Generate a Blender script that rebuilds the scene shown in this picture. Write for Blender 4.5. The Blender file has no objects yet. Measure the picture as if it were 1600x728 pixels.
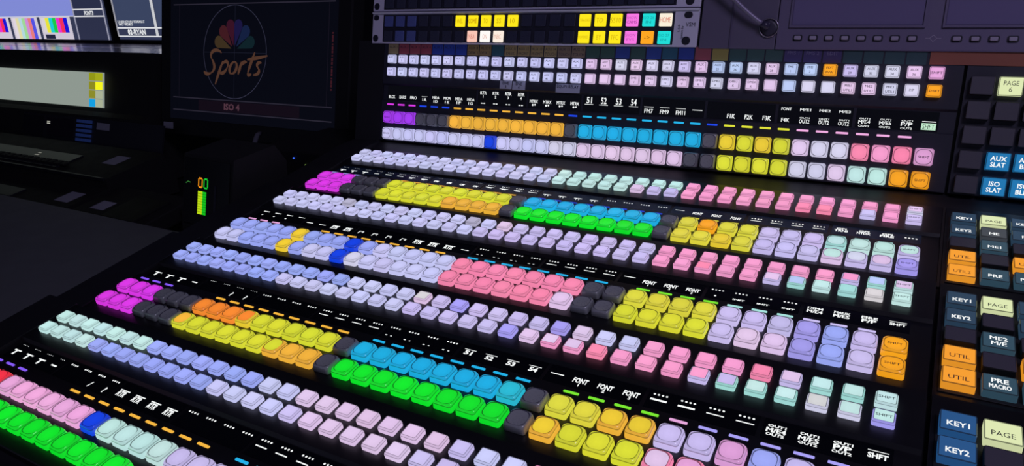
import bpy, bmesh, math, random
from mathutils import Matrix, Vector
random.seed(7)
C = bpy.context.scene.collection
sc = bpy.context.scene
P = 0.02            # column pitch of the key grid, metres
Z0 = 1.17           # camera height above the floor
# ------------------------------------------------------------------ camera
cam = bpy.data.cameras.new('camera'); co = bpy.data.objects.new('camera', cam); C.objects.link(co)
cam.sensor_fit = 'HORIZONTAL'; cam.sensor_width = 36.0; cam.lens = 1123.09 / 1600 * 36.0
cam.clip_start = 0.01; cam.clip_end = 50
M = Matrix(((0.86678358, -0.13630297, 0.47969544), (0.49714298, 0.31175642, -0.80972637), (-0.03918002, 0.94033474, 0.33798742))).to_4x4()
M.translation = Vector((0.69828, 0, Z0)); co.matrix_world = M
sc.camera = co
# ------------------------------------------------------------------ world, fill light, exposure
w = bpy.data.worlds.new('world'); sc.world = w; w.use_nodes = True
w.node_tree.nodes['Background'].inputs[0].default_value = (0.36, 0.38, 0.60, 1)
w.node_tree.nodes['Background'].inputs[1].default_value = 0.15
sc.view_settings.view_transform = 'Standard'; sc.view_settings.look = 'None'
sc.view_settings.exposure = 0; sc.view_settings.gamma = 1
try: sc.view_settings.use_curve_mapping = False
except Exception: pass
def area(name, loc, rot, size, power, col):
    l = bpy.data.lights.new(name, 'AREA'); l.size = size; l.energy = power; l.color = col
    o = bpy.data.objects.new(name, l); C.objects.link(o); o.location = loc; o.rotation_euler = rot
    return o
area('added_fill_light', (1.35, -0.10, 2.36), (math.radians(22), math.radians(4), 0), 0.5, 10.5, (0.74, 0.66, 1.0))  # unseen light added to brighten the upper right in violet

# ------------------------------------------------------------------ materials
def lin(c):
    r = []
    for v in c[:3]:
        v /= 255.0
        r.append(v / 12.92 if v <= 0.04045 else ((v + 0.055) / 1.055) ** 2.4)
    return tuple(r) + (1.0,)
def mat(name, col, rough=0.5, metal=0.0, emit=None, es=1.0, noise=0.0, nscale=40.0, spec=0.5, alpha=1.0, coat=0.0, bump=0.0):
    m = bpy.data.materials.new(name); m.use_nodes = True
    nt = m.node_tree; b = nt.nodes['Principled BSDF']
    b.inputs['Base Color'].default_value = lin(col); b.inputs['Roughness'].default_value = rough
    b.inputs['Metallic'].default_value = metal; b.inputs['Specular IOR Level'].default_value = spec
    b.inputs['Coat Weight'].default_value = coat
    if emit: b.inputs['Emission Color'].default_value = lin(emit); b.inputs['Emission Strength'].default_value = es
    if alpha < 1: b.inputs['Alpha'].default_value = alpha
    if noise or bump:
        t = nt.nodes.new('ShaderNodeTexCoord'); n = nt.nodes.new('ShaderNodeTexNoise')
        n.inputs['Scale'].default_value = nscale; n.inputs['Detail'].default_value = 6
        nt.links.new(t.outputs['Object'], n.inputs['Vector'])
        if noise:
            r = nt.nodes.new('ShaderNodeMapRange'); r.inputs[3].default_value = max(0, rough - noise); r.inputs[4].default_value = min(1, rough + noise)
            nt.links.new(n.outputs['Fac'], r.inputs[0]); nt.links.new(r.outputs[0], b.inputs['Roughness'])
        if bump:
            k = nt.nodes.new('ShaderNodeBump'); k.inputs['Strength'].default_value = bump; k.inputs['Distance'].default_value = 0.0004
            nt.links.new(n.outputs['Fac'], k.inputs['Height']); nt.links.new(k.outputs[0], b.inputs['Normal'])
    return m
def glow(name, k, rough=0.25, base=0.04, hot=0.0):
    """lit plastic: the lamp colour is each object's own colour, k scales the emission, so low values paint shaded bands"""
    m = bpy.data.materials.new(name); m.use_nodes = True
    nt = m.node_tree; b = nt.nodes['Principled BSDF']
    oi = nt.nodes.new('ShaderNodeObjectInfo')
    b.inputs['Base Color'].default_value = (base, base, base, 1); b.inputs['Roughness'].default_value = rough
    nt.links.new(oi.outputs['Color'], b.inputs['Emission Color'])
    b.inputs['Emission Strength'].default_value = k
    if hot:     # lamp glow painted into the lens emission: brighter middle, dimmer rim
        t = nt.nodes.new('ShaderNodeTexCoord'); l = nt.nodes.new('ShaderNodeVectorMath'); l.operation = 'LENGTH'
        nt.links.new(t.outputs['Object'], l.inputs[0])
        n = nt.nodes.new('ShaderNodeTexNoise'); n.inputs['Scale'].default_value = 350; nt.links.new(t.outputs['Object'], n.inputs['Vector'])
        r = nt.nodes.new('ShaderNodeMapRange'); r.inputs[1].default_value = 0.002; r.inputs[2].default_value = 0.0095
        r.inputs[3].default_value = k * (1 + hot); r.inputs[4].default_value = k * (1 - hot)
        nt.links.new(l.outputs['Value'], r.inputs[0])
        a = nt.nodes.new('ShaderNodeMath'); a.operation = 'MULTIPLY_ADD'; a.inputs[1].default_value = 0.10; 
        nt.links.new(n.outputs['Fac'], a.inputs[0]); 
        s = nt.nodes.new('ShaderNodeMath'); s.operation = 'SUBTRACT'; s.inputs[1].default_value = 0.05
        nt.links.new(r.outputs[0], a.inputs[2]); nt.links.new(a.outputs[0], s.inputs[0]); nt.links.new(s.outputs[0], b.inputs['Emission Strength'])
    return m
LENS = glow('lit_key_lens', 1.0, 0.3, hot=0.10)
SIDE = glow('lit_key_side', 0.88, 0.25)  # cap shading painted in: these bands emit less, drawing the dark outlines
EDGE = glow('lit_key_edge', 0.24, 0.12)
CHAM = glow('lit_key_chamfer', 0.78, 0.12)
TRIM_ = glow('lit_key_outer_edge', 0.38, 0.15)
LED = glow('lit_strip', 1.0, 0.4)
LCD = glow('lit_key_display', 1.0, 0.3)
UNL = mat('unlit_clear_key', (138, 142, 145), 0.22, noise=0.12, nscale=500, spec=0.6)
UNLT = mat('unlit_key_top', (150, 154, 157), 0.3, noise=0.15, nscale=700)
UNLE = mat('unlit_key_edge', (80, 80, 95), 0.15)
PLATE = mat('black_faceplate', (20, 20, 25), 0.36, noise=0.10, nscale=60, bump=0.12, spec=0.45)
PLATE1 = mat('black_satin_plate', (34, 35, 50), 0.5, noise=0.08, nscale=60, bump=0.1)
GLASS = mat('display_glass', (14, 16, 22), 0.14)
GLASS2 = mat('display_glass_blue_sheen', (34, 50, 72), 0.2)  # bluish ambient reflection painted into the second bank's display glass
HOUS = mat('black_housing', (20, 20, 26), 0.55, noise=0.1, nscale=30, bump=0.2)
WHITE = mat('display_white', (20, 20, 20), 0.5, emit=(252, 255, 255), es=1.0)
INK = mat('legend_ink', (48, 40, 66), 0.6)
INKL = mat('engraved_ink', (105, 100, 135), 0.6)
INKD = mat('dark_ink', (28, 28, 50), 0.6)
SILV = mat('anodised_silver', (205, 202, 225), 0.5, 0.0, noise=0.08, nscale=80)
SILV2 = mat('brushed_edge', (225, 225, 240), 0.35, 0.2)
SLOT = mat('slot_black', (24, 24, 40), 0.6)
DKEY = mat('dark_lcd_key', (50, 52, 74), 0.3, noise=0.1, nscale=200)
DKEYB = mat('dim_blue_lcd_key', (84, 96, 160), 0.3, noise=0.1, nscale=200)
DKEY2 = mat('dark_macro_key', (82, 80, 90), 0.35, noise=0.1, nscale=200)
MONB = mat('monitor_casing', (98, 90, 120), 0.5, noise=0.08, nscale=40)
MSCR = mat('idle_screen_glass', (106, 98, 136), 0.28)
BTN = mat('casing_button', (150, 142, 165), 0.45)
DESK = mat('dark_laminate', (86, 88, 94), 0.6, noise=0.12, nscale=25, bump=0.15)
BLK = mat('matt_black', (14, 14, 18), 0.6, noise=0.1, nscale=30)
CONS = mat('console_plastic', (15, 15, 19), 0.75, noise=0.1, nscale=40)
CONS2 = mat('console_inset', (34, 34, 46), 0.35)
PAPER = mat('grey_paper', (150, 150, 170), 0.8, noise=0.1)
FLOOR = mat('dark_carpet', (26, 26, 32), 0.95, noise=0.03, nscale=400, bump=0.5)
WALL = mat('dark_wall_paint', (30, 30, 40), 0.85, bump=0.2, noise=0.05, nscale=120)
LEDGE = mat('ledge_laminate', (215, 205, 225), 0.22, 0.7, noise=0.12, nscale=30)
SCRD = mat('dim_screen', (4, 4, 6), 0.35, spec=.2, emit=(12, 14, 26), es=0.5)
CAB = mat('grey_cable', (95, 95, 110), 0.5)

# ------------------------------------------------------------------ object helpers
def put(name, me, m=None, parent=None, loc=(0, 0, 0), rot=(0, 0, 0)):
    if m is not None:
        for x in (m if isinstance(m, (list, tuple)) else [m]): me.materials.append(x)
    o = bpy.data.objects.new(name, me); C.objects.link(o); o.parent = parent
    o.location = loc; o.rotation_euler = rot
    return o
def thing(name, label, cat, loc=(0, 0, 0), rot=(0, 0, 0), group=None):
    o = bpy.data.objects.new(name, None); C.objects.link(o); o.empty_display_size = 0.02
    o.location = loc; o.rotation_euler = rot; o['label'] = label; o['category'] = cat
    if group: o['group'] = group
    return o
def tag(o, label, cat, group=None):
    o['label'] = label; o['category'] = cat
    if group: o['group'] = group
    return o
def struct(o): o['kind'] = 'structure'; return o
def fin(bm, name='m', smooth=False):
    me = bpy.data.meshes.new(name); bmesh.ops.recalc_face_normals(bm, faces=bm.faces[:]); bm.to_mesh(me); bm.free()
    if smooth:
        for p in me.polygons: p.use_smooth = True
    return me
def bx(bm, x0, x1, y0, y1, z0, z1, bev=0.0, mi=0):
    vs = [bm.verts.new((x, y, z)) for x in (x0, x1) for y in (y0, y1) for z in (z0, z1)]
    F = [(0, 1, 3, 2), (4, 6, 7, 5), (0, 4, 5, 1), (2, 3, 7, 6), (0, 2, 6, 4), (1, 5, 7, 3)]
    fs = [bm.faces.new([vs[i] for i in f]) for f in F]
    for f in fs: f.material_index = mi
    if bev:
        es = set(e for f in fs for e in f.edges)
        bmesh.ops.bevel(bm, geom=list(es), offset=bev, segments=2, affect='EDGES', profile=0.6)
    return bm
def box(*a, **k): bm = bmesh.new(); bx(bm, *a, **k); return fin(bm)
def rr(hx, hy, r, n=4, cx=0, cy=0):
    """rounded rectangle outline"""
    r = min(r, hx, hy); pts = []
    for (sx, sy, a0) in ((1, 1, 0), (-1, 1, 90), (-1, -1, 180), (1, -1, 270)):
        for k in range(n + 1):
            a = math.radians(a0 + 90.0 * k / n)
            pts.append((cx + sx * (hx - r) + r * math.cos(a), cy + sy * (hy - r) + r * math.sin(a)))
    return pts
def loft(bm, rings, mis, cap=None, bottom=False):
    V = [[bm.verts.new(p) for p in r] for r in rings]; n = len(V[0])
    for i in range(len(V) - 1):
        for j in range(n):
            f = bm.faces.new((V[i][j], V[i][(j + 1) % n], V[i + 1][(j + 1) % n], V[i + 1][j])); f.material_index = mis[i]; f.smooth = True
    if cap is not None: f = bm.faces.new(V[-1]); f.material_index = cap
    if bottom: bm.faces.new(list(reversed(V[0])))
    return V
def prism(prof, x0, x1):
    """closed (y, z) outline pushed along x"""
    bm = bmesh.new()
    a = [bm.verts.new((x0, y, z)) for y, z in prof]; b = [bm.verts.new((x1, y, z)) for y, z in prof]
    n = len(prof)
    for i in range(n): bm.faces.new((a[i], a[(i + 1) % n], b[(i + 1) % n], b[i]))
    bm.faces.new(a); bm.faces.new(list(reversed(b)))
    return fin(bm)
def tube(pts, r, n=8, closed=False):
    bm = bmesh.new(); pts = [Vector(p) for p in pts]; N = len(pts); R = []
    for i, p in enumerate(pts):
        if closed: t = pts[(i + 1) % N] - pts[i - 1]
        else: t = pts[min(i + 1, N - 1)] - pts[max(i - 1, 0)]
        t.normalize(); u = t.cross(Vector((0.13, 0.21, 1))).normalized(); v = t.cross(u)
        rad = r[i] if isinstance(r, (list, tuple)) else r
        R.append([bm.verts.new(p + rad * (math.cos(2 * math.pi * k / n) * u + math.sin(2 * math.pi * k / n) * v)) for k in range(n)])
    for i in range(N if closed else N - 1):
        for k in range(n):
            f = bm.faces.new((R[i][k], R[i][(k + 1) % n], R[(i + 1) % N][(k + 1) % n], R[(i + 1) % N][k])); f.smooth = True
    if not closed: bm.faces.new(R[0]); bm.faces.new(R[-1])
    return fin(bm)
_tc = {}
def text_geo(s, bold=0.0):
    bold = bold * 1.8
    """text of cap height 1, centred, as vertex and face lists"""
    if (s, bold) in _tc: return _tc[(s, bold)]
    cu = bpy.data.curves.new('t', 'FONT'); cu.body = s; cu.resolution_u = 2; cu.offset = bold; cu.fill_mode = 'FRONT'
    o = bpy.data.objects.new('t', cu); C.objects.link(o)
    bpy.context.view_layer.update()
    me = bpy.data.meshes.new_from_object(o.evaluated_get(bpy.context.evaluated_depsgraph_get()))
    vs = [v.co.copy() for v in me.vertices]; fs = [tuple(p.vertices) for p in me.polygons]
    bpy.data.objects.remove(o); bpy.data.curves.remove(cu); bpy.data.meshes.remove(me)
    if vs:
        x0 = min(v.x for v in vs); x1 = max(v.x for v in vs); k = 1 / 0.73
        vs = [((v.x - (x0 + x1) / 2) * k, (v.y - 0.365) * k) for v in vs]
        wd = (x1 - x0) * k
    else: wd = 0
    _tc[(s, bold)] = (vs, fs, wd); return _tc[(s, bold)]
class Ink:
    """flat marks on a surface, in pitch units: x right, y up"""
    def __init__(s, z=0.0): s.bm = bmesh.new(); s.z = z
    def text(s, t, x, y, h, wmax=None, width=None, bold=0.0, rot=0):
        if 'M' in t and bold:      # heavier M without swelling the outline, which would break it
            for dx in (-.6, .6): s.text(t, x + dx * abs(bold), y, h, wmax, width, 0.0, rot)
            return s
        vs, fs, wd = text_geo(t, bold)
        if not vs: return s
        kx = h
        if width: kx = width / wd
        elif wmax and wd * h > wmax: kx = wmax / wd
        ca, sa = math.cos(rot), math.sin(rot)
        V = [s.bm.verts.new(((x + ca * a * kx - sa * b * h) * P, (y + sa * a * kx + ca * b * h) * P, s.z)) for a, b in vs]
        for f in fs:
            try: s.bm.faces.new([V[i] for i in f])
            except ValueError: pass
        return s
    def poly(s, pts):
        V = [s.bm.verts.new((a * P, b * P, s.z)) for a, b in pts]; s.bm.faces.new(V); return s
    def bar(s, x, y, w, h): return s.poly([(x - w/2, y - h/2), (x + w/2, y - h/2), (x + w/2, y + h/2), (x - w/2, y + h/2)])
    def dot(s, x, y, r): return s.poly([(x + r * math.cos(a * math.pi / 4), y + r * math.sin(a * math.pi / 4)) for a in range(8)])
    def stroke(s, pts, wd):
        n = len(pts)
        L, R = [], []
        for i, (x, y) in enumerate(pts):
            a = pts[max(0, i - 1)]; b = pts[min(n - 1, i + 1)]; dx, dy = b[0] - a[0], b[1] - a[1]; l = math.hypot(dx, dy) or 1
            ww = (wd[i] if isinstance(wd, (list, tuple)) else wd) / 2
            L.append((x - dy / l * ww, y + dx / l * ww)); R.append((x + dy / l * ww, y - dx / l * ww))
        for i in range(n - 1): s.poly([L[i], L[i + 1], R[i + 1], R[i]])
        return s
    def mesh(s):
        me = bpy.data.meshes.new('ink'); s.bm.normal_update()
        for f in s.bm.faces:
            if f.normal.z < 0: f.normal_flip()
        s.bm.to_mesh(me); s.bm.free(); return me

# ------------------------------------------------------------------ key shapes (shared meshes)
def ring(pts, zf): return [(x * P, y * P, (zf(x, y) if callable(zf) else zf) * P) for x, y in pts]
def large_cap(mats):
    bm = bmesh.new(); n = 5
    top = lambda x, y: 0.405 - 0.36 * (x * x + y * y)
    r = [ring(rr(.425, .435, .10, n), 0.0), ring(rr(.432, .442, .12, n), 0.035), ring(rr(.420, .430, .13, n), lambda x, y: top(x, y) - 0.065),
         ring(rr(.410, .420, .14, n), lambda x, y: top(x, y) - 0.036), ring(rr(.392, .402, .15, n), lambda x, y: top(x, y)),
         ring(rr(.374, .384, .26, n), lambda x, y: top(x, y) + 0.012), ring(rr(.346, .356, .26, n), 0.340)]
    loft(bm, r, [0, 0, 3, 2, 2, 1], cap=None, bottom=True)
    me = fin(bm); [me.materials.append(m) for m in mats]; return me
def large_lens(m):
    bm = bmesh.new(); n = 5
    r = [ring(rr(.348, .358, .27, n), 0.342), ring(rr(.22, .225, .20, n), 0.326), ring(rr(.10, .105, .10, n), 0.318)]
    loft(bm, r, [0, 0], cap=0)
    me = fin(bm); me.materials.append(m); return me
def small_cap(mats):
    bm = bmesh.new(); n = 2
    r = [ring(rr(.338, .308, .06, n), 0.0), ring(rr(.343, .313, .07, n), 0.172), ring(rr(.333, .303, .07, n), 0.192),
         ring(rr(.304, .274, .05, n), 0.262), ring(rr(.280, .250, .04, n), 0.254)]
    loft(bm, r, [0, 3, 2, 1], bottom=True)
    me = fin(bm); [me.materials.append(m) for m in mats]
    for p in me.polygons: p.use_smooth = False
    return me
def small_lens(m):
    bm = bmesh.new(); n = 2
    loft(bm, [ring(rr(.280, .250, .04, n), 0.258), ring(rr(.21, .18, .04, n), 0.262)], [0], cap=0)
    me = fin(bm); me.materials.append(m); return me
def macro_cap(mats):
    bm = bmesh.new(); n = 2
    r = [ring(rr(.50, .45, .04, n), 0.0), ring(rr(.50, .45, .05, n), 0.30), ring(rr(.485, .435, .04, n), 0.33), ring(rr(.47, .42, .03, n), 0.33), ring(rr(.462, .412, .03, n), 0.315)]
    loft(bm, r, [0, 1, 2, 1], bottom=True)
    me = fin(bm); [me.materials.append(m) for m in mats]
    for p in me.polygons: p.use_smooth = False
    return me
def macro_lens(m):
    bm = bmesh.new()
    loft(bm, [ring(rr(.462, .412, .03, 2), 0.317), ring(rr(.40, .35, .03, 2), 0.317)], [0], cap=0)
    me = fin(bm); me.materials.append(m); return me
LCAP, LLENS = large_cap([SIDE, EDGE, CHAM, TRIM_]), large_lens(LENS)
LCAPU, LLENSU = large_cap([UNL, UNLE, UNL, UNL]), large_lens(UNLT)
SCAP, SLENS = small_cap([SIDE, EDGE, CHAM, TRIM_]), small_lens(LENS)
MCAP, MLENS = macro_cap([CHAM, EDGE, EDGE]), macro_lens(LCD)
MCAPU, MLENSU = macro_cap([BLK, BLK, DKEY2]), macro_lens(DKEY2)
bm = bmesh.new(); loft(bm, [ring(rr(.31, .055, .03, 2), 0), ring(rr(.31, .055, .03, 2), 0.02), ring(rr(.29, .04, .03, 2), 0.03)], [0, 0], cap=0, bottom=True)
LEDM = fin(bm); LEDM.materials.append(LED)

PAL = dict(L=(203, 203, 250), W=(214, 212, 240), V=(203, 191, 243), B=(158, 172, 252), u=(168, 160, 246), M=(196, 234, 232), m=(165, 225, 220), b=(188, 206, 248),
           P=(250, 158, 208), p=(228, 200, 238), q=(230, 165, 220), H=(255, 138, 178), J=(242, 172, 226), Y=(222, 224, 50), y=(240, 208, 50), k=(224, 216, 62),
           A=(246, 182, 58), O=(255, 166, 20), o=(255, 140, 46), G=(8, 232, 40), C=(24, 176, 232), U=(16, 66, 232), F=(224, 56, 236), Z=(168, 58, 245), R=(250, 50, 70),
           g=(182, 178, 205), w=(214, 210, 216), c=(40, 190, 220))
NAMES = dict(L='pale lavender', W='whitish', V='violet-tinted', B='periwinkle', u='violet-blue', M='mint', m='aqua', b='pale blue', P='pink', p='pale pink', q='mauve', H='rose pink', J='lilac pink',
             Y='yellow', y='golden', k='olive yellow', A='amber', O='orange', o='deep orange', G='green', C='cyan', U='deep blue', F='magenta', Z='purple', R='red', g='greyish', w='warm white', c='cyan')
def jit(c, k=0.05):
    l = lin(c); f = 1 + random.uniform(-k, k)
    return tuple(min(1, v * f * (1 + random.uniform(-k, k) * 0.6)) for v in l[:3]) + (1,)
def key(parent, x, y, z, code, large, side=None, word=None, wh=0.13):
    lit = code != 'X'
    cap, lens = (((LCAP, LLENS) if lit else (LCAPU, LLENSU)) if large else (SCAP, SLENS))
    k = put('large_key' if large else 'small_key', cap, None, parent, (x * P, y * P, z * P))
    l = put('key_lens', lens, None, k)
    if lit:
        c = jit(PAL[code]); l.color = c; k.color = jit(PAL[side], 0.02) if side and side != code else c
        k['label'] = ('large ' if large else 'small ') + NAMES[code] + ' lit key'
    else: k['label'] = 'unlit grey clear key'
    if word:
        I = Ink((0.344 if large else 0.263) * P + 0.00004)
        lines = word.split('|'); n = len(lines)
        for i, t in enumerate(lines):
            I.text(t, 0, (n - 1) * 0.12 - i * 0.24, wh, wmax=0.5, width=0.5 if t == 'SHIFT' else None, bold=.004)
        put('key_legend', I.mesh(), INK, k)
    return k

# ------------------------------------------------------------------ key banks
TY = [(.8521, -.1102, 76.61), (.7725, -.2334, 9.9), (.6233, -.2539, 9.9), (.4741, -.2748, 9.9), (.3244, -.2950, 9.9)]
def row(*a):
    """one key row from left to right: a colour letter, then how many neighbours carry it"""
    return [c for c, n in zip(a[::2], a[1::2]) for _ in range(n)]
K1 = [row('L', 16, 'p', 2, 'W', 1, 'p', 1, 'W', 2, 'V', 1, 'p', 1, 'b', 2, 'W', 1, 'p', 1, 'b', 2, 'O', 1, 'V', 1, 'W', 2, 'p', 1, 'q', 1),
      row('L', 16, 'M', 8, 'P', 11, 'p', 1),
      row('L', 5, 'g', 1, 'L', 8, 'g', 1, 'L', 1, 'p', 1, 'V', 8, 'P', 9, 'b', 1, 'p', 1),
      row('B', 12, 'L', 4, 'w', 1, 'V', 1, 'u', 1, 'V', 4, 'u', 1, 'p', 1, 'L', 2, 'P', 4, 'H', 1, 'p', 1, 'M', 3),
      row('M', 7, 'B', 7, 'L', 2, 'p', 7, 'V', 1, 'L', 2, 'P', 6, 'M', 4)]
K2 = [row('L', 16, 'p', 5, 'W', 1, 'p', 2, 'W', 1, 'p', 3, 'b', 1, 'W', 2, 'p', 2, 'W', 2, 'O', 1),
      row('L', 16, 'M', 5, 'p', 1, 'V', 2, 'P', 6, 'H', 2, 'P', 1, 'V', 1, 'P', 1, 'V', 1),
      row('L', 15, 'V', 10, 'P', 2, 'H', 1, 'P', 2, 'p', 1, 'b', 1, 'M', 1, 'm', 1, 'w', 1, 'M', 1),
      row('B', 8, 'L', 8, 'V', 5, 'u', 1, 'p', 3, 'H', 1, 'P', 4, 'V', 1, 'M', 2, 'w', 1, 'M', 2),
      row('M', 4, 'B', 8, 'L', 4, 'V', 1, 'p', 5, 'V', 2, 'L', 2, 'P', 6, 'M', 4)]
B1 = [row('Z', 3, 'X', 3, 'A', 9, 'X', 1, 'C', 8, 'X', 1, 'y', 1, 'Y', 1, 'y', 1, 'Y', 1, 'p', 1, 'W', 2, 'H', 1, 'P', 1, 'H', 1, 'q', 1),
      row('F', 3, 'X', 3, 'Y', 9, 'X', 1, 'C', 8, 'X', 1, 'k', 1, 'O', 1, 'k', 2, 'V', 3, 'M', 4),
      row('B', 5, 'y', 1, 'B', 3, 'U', 1, 'B', 1, 'L', 5, 'H', 7, 'X', 2, 'k', 4, 'V', 3, 'u', 1, 'B', 1, 'V', 1, 'O', 1),
      row('F', 3, 'X', 3, 'o', 4, 'Y', 5, 'X', 1, 'C', 7, 'c', 1, 'X', 1, 'k', 2, 'y', 2, 'V', 2, 'q', 1, 'B', 1, 'V', 3),
      row('R', 3, 'J', 6, 'U', 1, 'M', 4, 'V', 9, 'X', 2, 'Y', 4, 'V', 6, 'O', 1)]
B2 = [row('L', 9, 'U', 1, 'L', 4, 'W', 2, 'p', 7, 'X', 2, 'Y', 4, 'W', 2, 'p', 1, 'M', 2, 'O', 2),
      row('F', 3, 'X', 3, 'Y', 5, 'A', 4, 'X', 1, 'G', 8, 'X', 1, 'k', 2, 'y', 1, 'k', 1, 'V', 3, 'M', 1, 'W', 1, 'p', 1, 'u', 1),
      row('L', 2, 'B', 3, 'y', 1, 'B', 1, 'L', 2, 'U', 1, 'W', 1, 'L', 5, 'H', 6, 'p', 1, 'X', 2, 'Y', 4, 'V', 1, 'p', 2, 'u', 1, 'B', 1, 'V', 1, 'O', 1),
      row('F', 3, 'X', 3, 'A', 1, 'Y', 6, 'A', 2, 'X', 1, 'G', 8, 'X', 1, 'y', 1, 'Y', 3, 'p', 1, 'q', 1, 'V', 5),
      row('G', 36)]
# light leaking from neighbouring keys, painted into the wall colour of some caps
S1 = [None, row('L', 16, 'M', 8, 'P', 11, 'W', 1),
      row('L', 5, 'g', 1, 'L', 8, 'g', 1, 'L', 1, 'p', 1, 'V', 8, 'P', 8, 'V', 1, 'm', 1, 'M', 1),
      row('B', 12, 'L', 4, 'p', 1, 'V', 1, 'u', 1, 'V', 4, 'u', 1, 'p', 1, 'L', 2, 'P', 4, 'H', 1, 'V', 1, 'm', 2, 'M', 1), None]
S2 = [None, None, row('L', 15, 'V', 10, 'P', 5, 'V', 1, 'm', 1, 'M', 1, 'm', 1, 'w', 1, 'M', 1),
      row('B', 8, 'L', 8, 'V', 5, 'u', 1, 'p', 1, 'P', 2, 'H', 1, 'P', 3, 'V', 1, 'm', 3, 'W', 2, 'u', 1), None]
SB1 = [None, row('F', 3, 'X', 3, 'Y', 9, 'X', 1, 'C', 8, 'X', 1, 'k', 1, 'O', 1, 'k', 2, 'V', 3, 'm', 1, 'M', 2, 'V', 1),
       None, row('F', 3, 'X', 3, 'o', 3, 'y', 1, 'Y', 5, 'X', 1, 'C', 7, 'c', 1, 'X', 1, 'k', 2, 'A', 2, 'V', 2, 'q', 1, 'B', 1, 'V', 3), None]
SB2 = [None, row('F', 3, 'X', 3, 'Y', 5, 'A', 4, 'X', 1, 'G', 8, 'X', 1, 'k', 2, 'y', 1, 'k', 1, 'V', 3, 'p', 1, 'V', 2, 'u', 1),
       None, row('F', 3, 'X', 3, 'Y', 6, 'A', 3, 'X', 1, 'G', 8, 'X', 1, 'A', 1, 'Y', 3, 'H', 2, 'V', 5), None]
for r_ in K1 + K2 + B1 + B2 + [q for q in S1 + S2 + SB1 + SB2 if q]: assert len(r_) == 36, (len(r_), r_)
def leds(t):
    if t == 0: return ['F'] * 3 + ['U'] * 3 + ['A'] * 9 + ['U'] + ['C'] * 8 + ['U'] + ['Y'] * 4 + ['J'] * 6 + [None]
    if t == 1: return ['u'] * 3 + [None] * 3 + ['A'] * 9 + [None] + ['U'] * 8 + [None] + ['k'] * 4 + ['W'] * 3 + ['m'] * 3 + [None]
    if t == 2: return ['q'] * 3 + [None] * 3 + ['A'] * 9 + [None] + ['C'] * 8 + [None] + ['G2'] * 4 + ['m'] * 3 + ['V'] * 3 + [None]
    return ['Z2'] * 3 + [None] * 3 + ['A'] * 9 + [None] + ['C'] * 8 + [None] + ['G2'] * 4 + ['q'] + ['u'] * 5 + [None]
PAL['Z2'] = (132, 88, 245); NAMES['Z2'] = 'violet'; PAL['G2'] = (120, 232, 40); NAMES['G2'] = 'lime green'
def dots(I, x, y, n=4, r=.045, dx=.15):
    for i in range(n): I.dot(x + (i - (n - 1) / 2) * dx, y, r)
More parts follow.
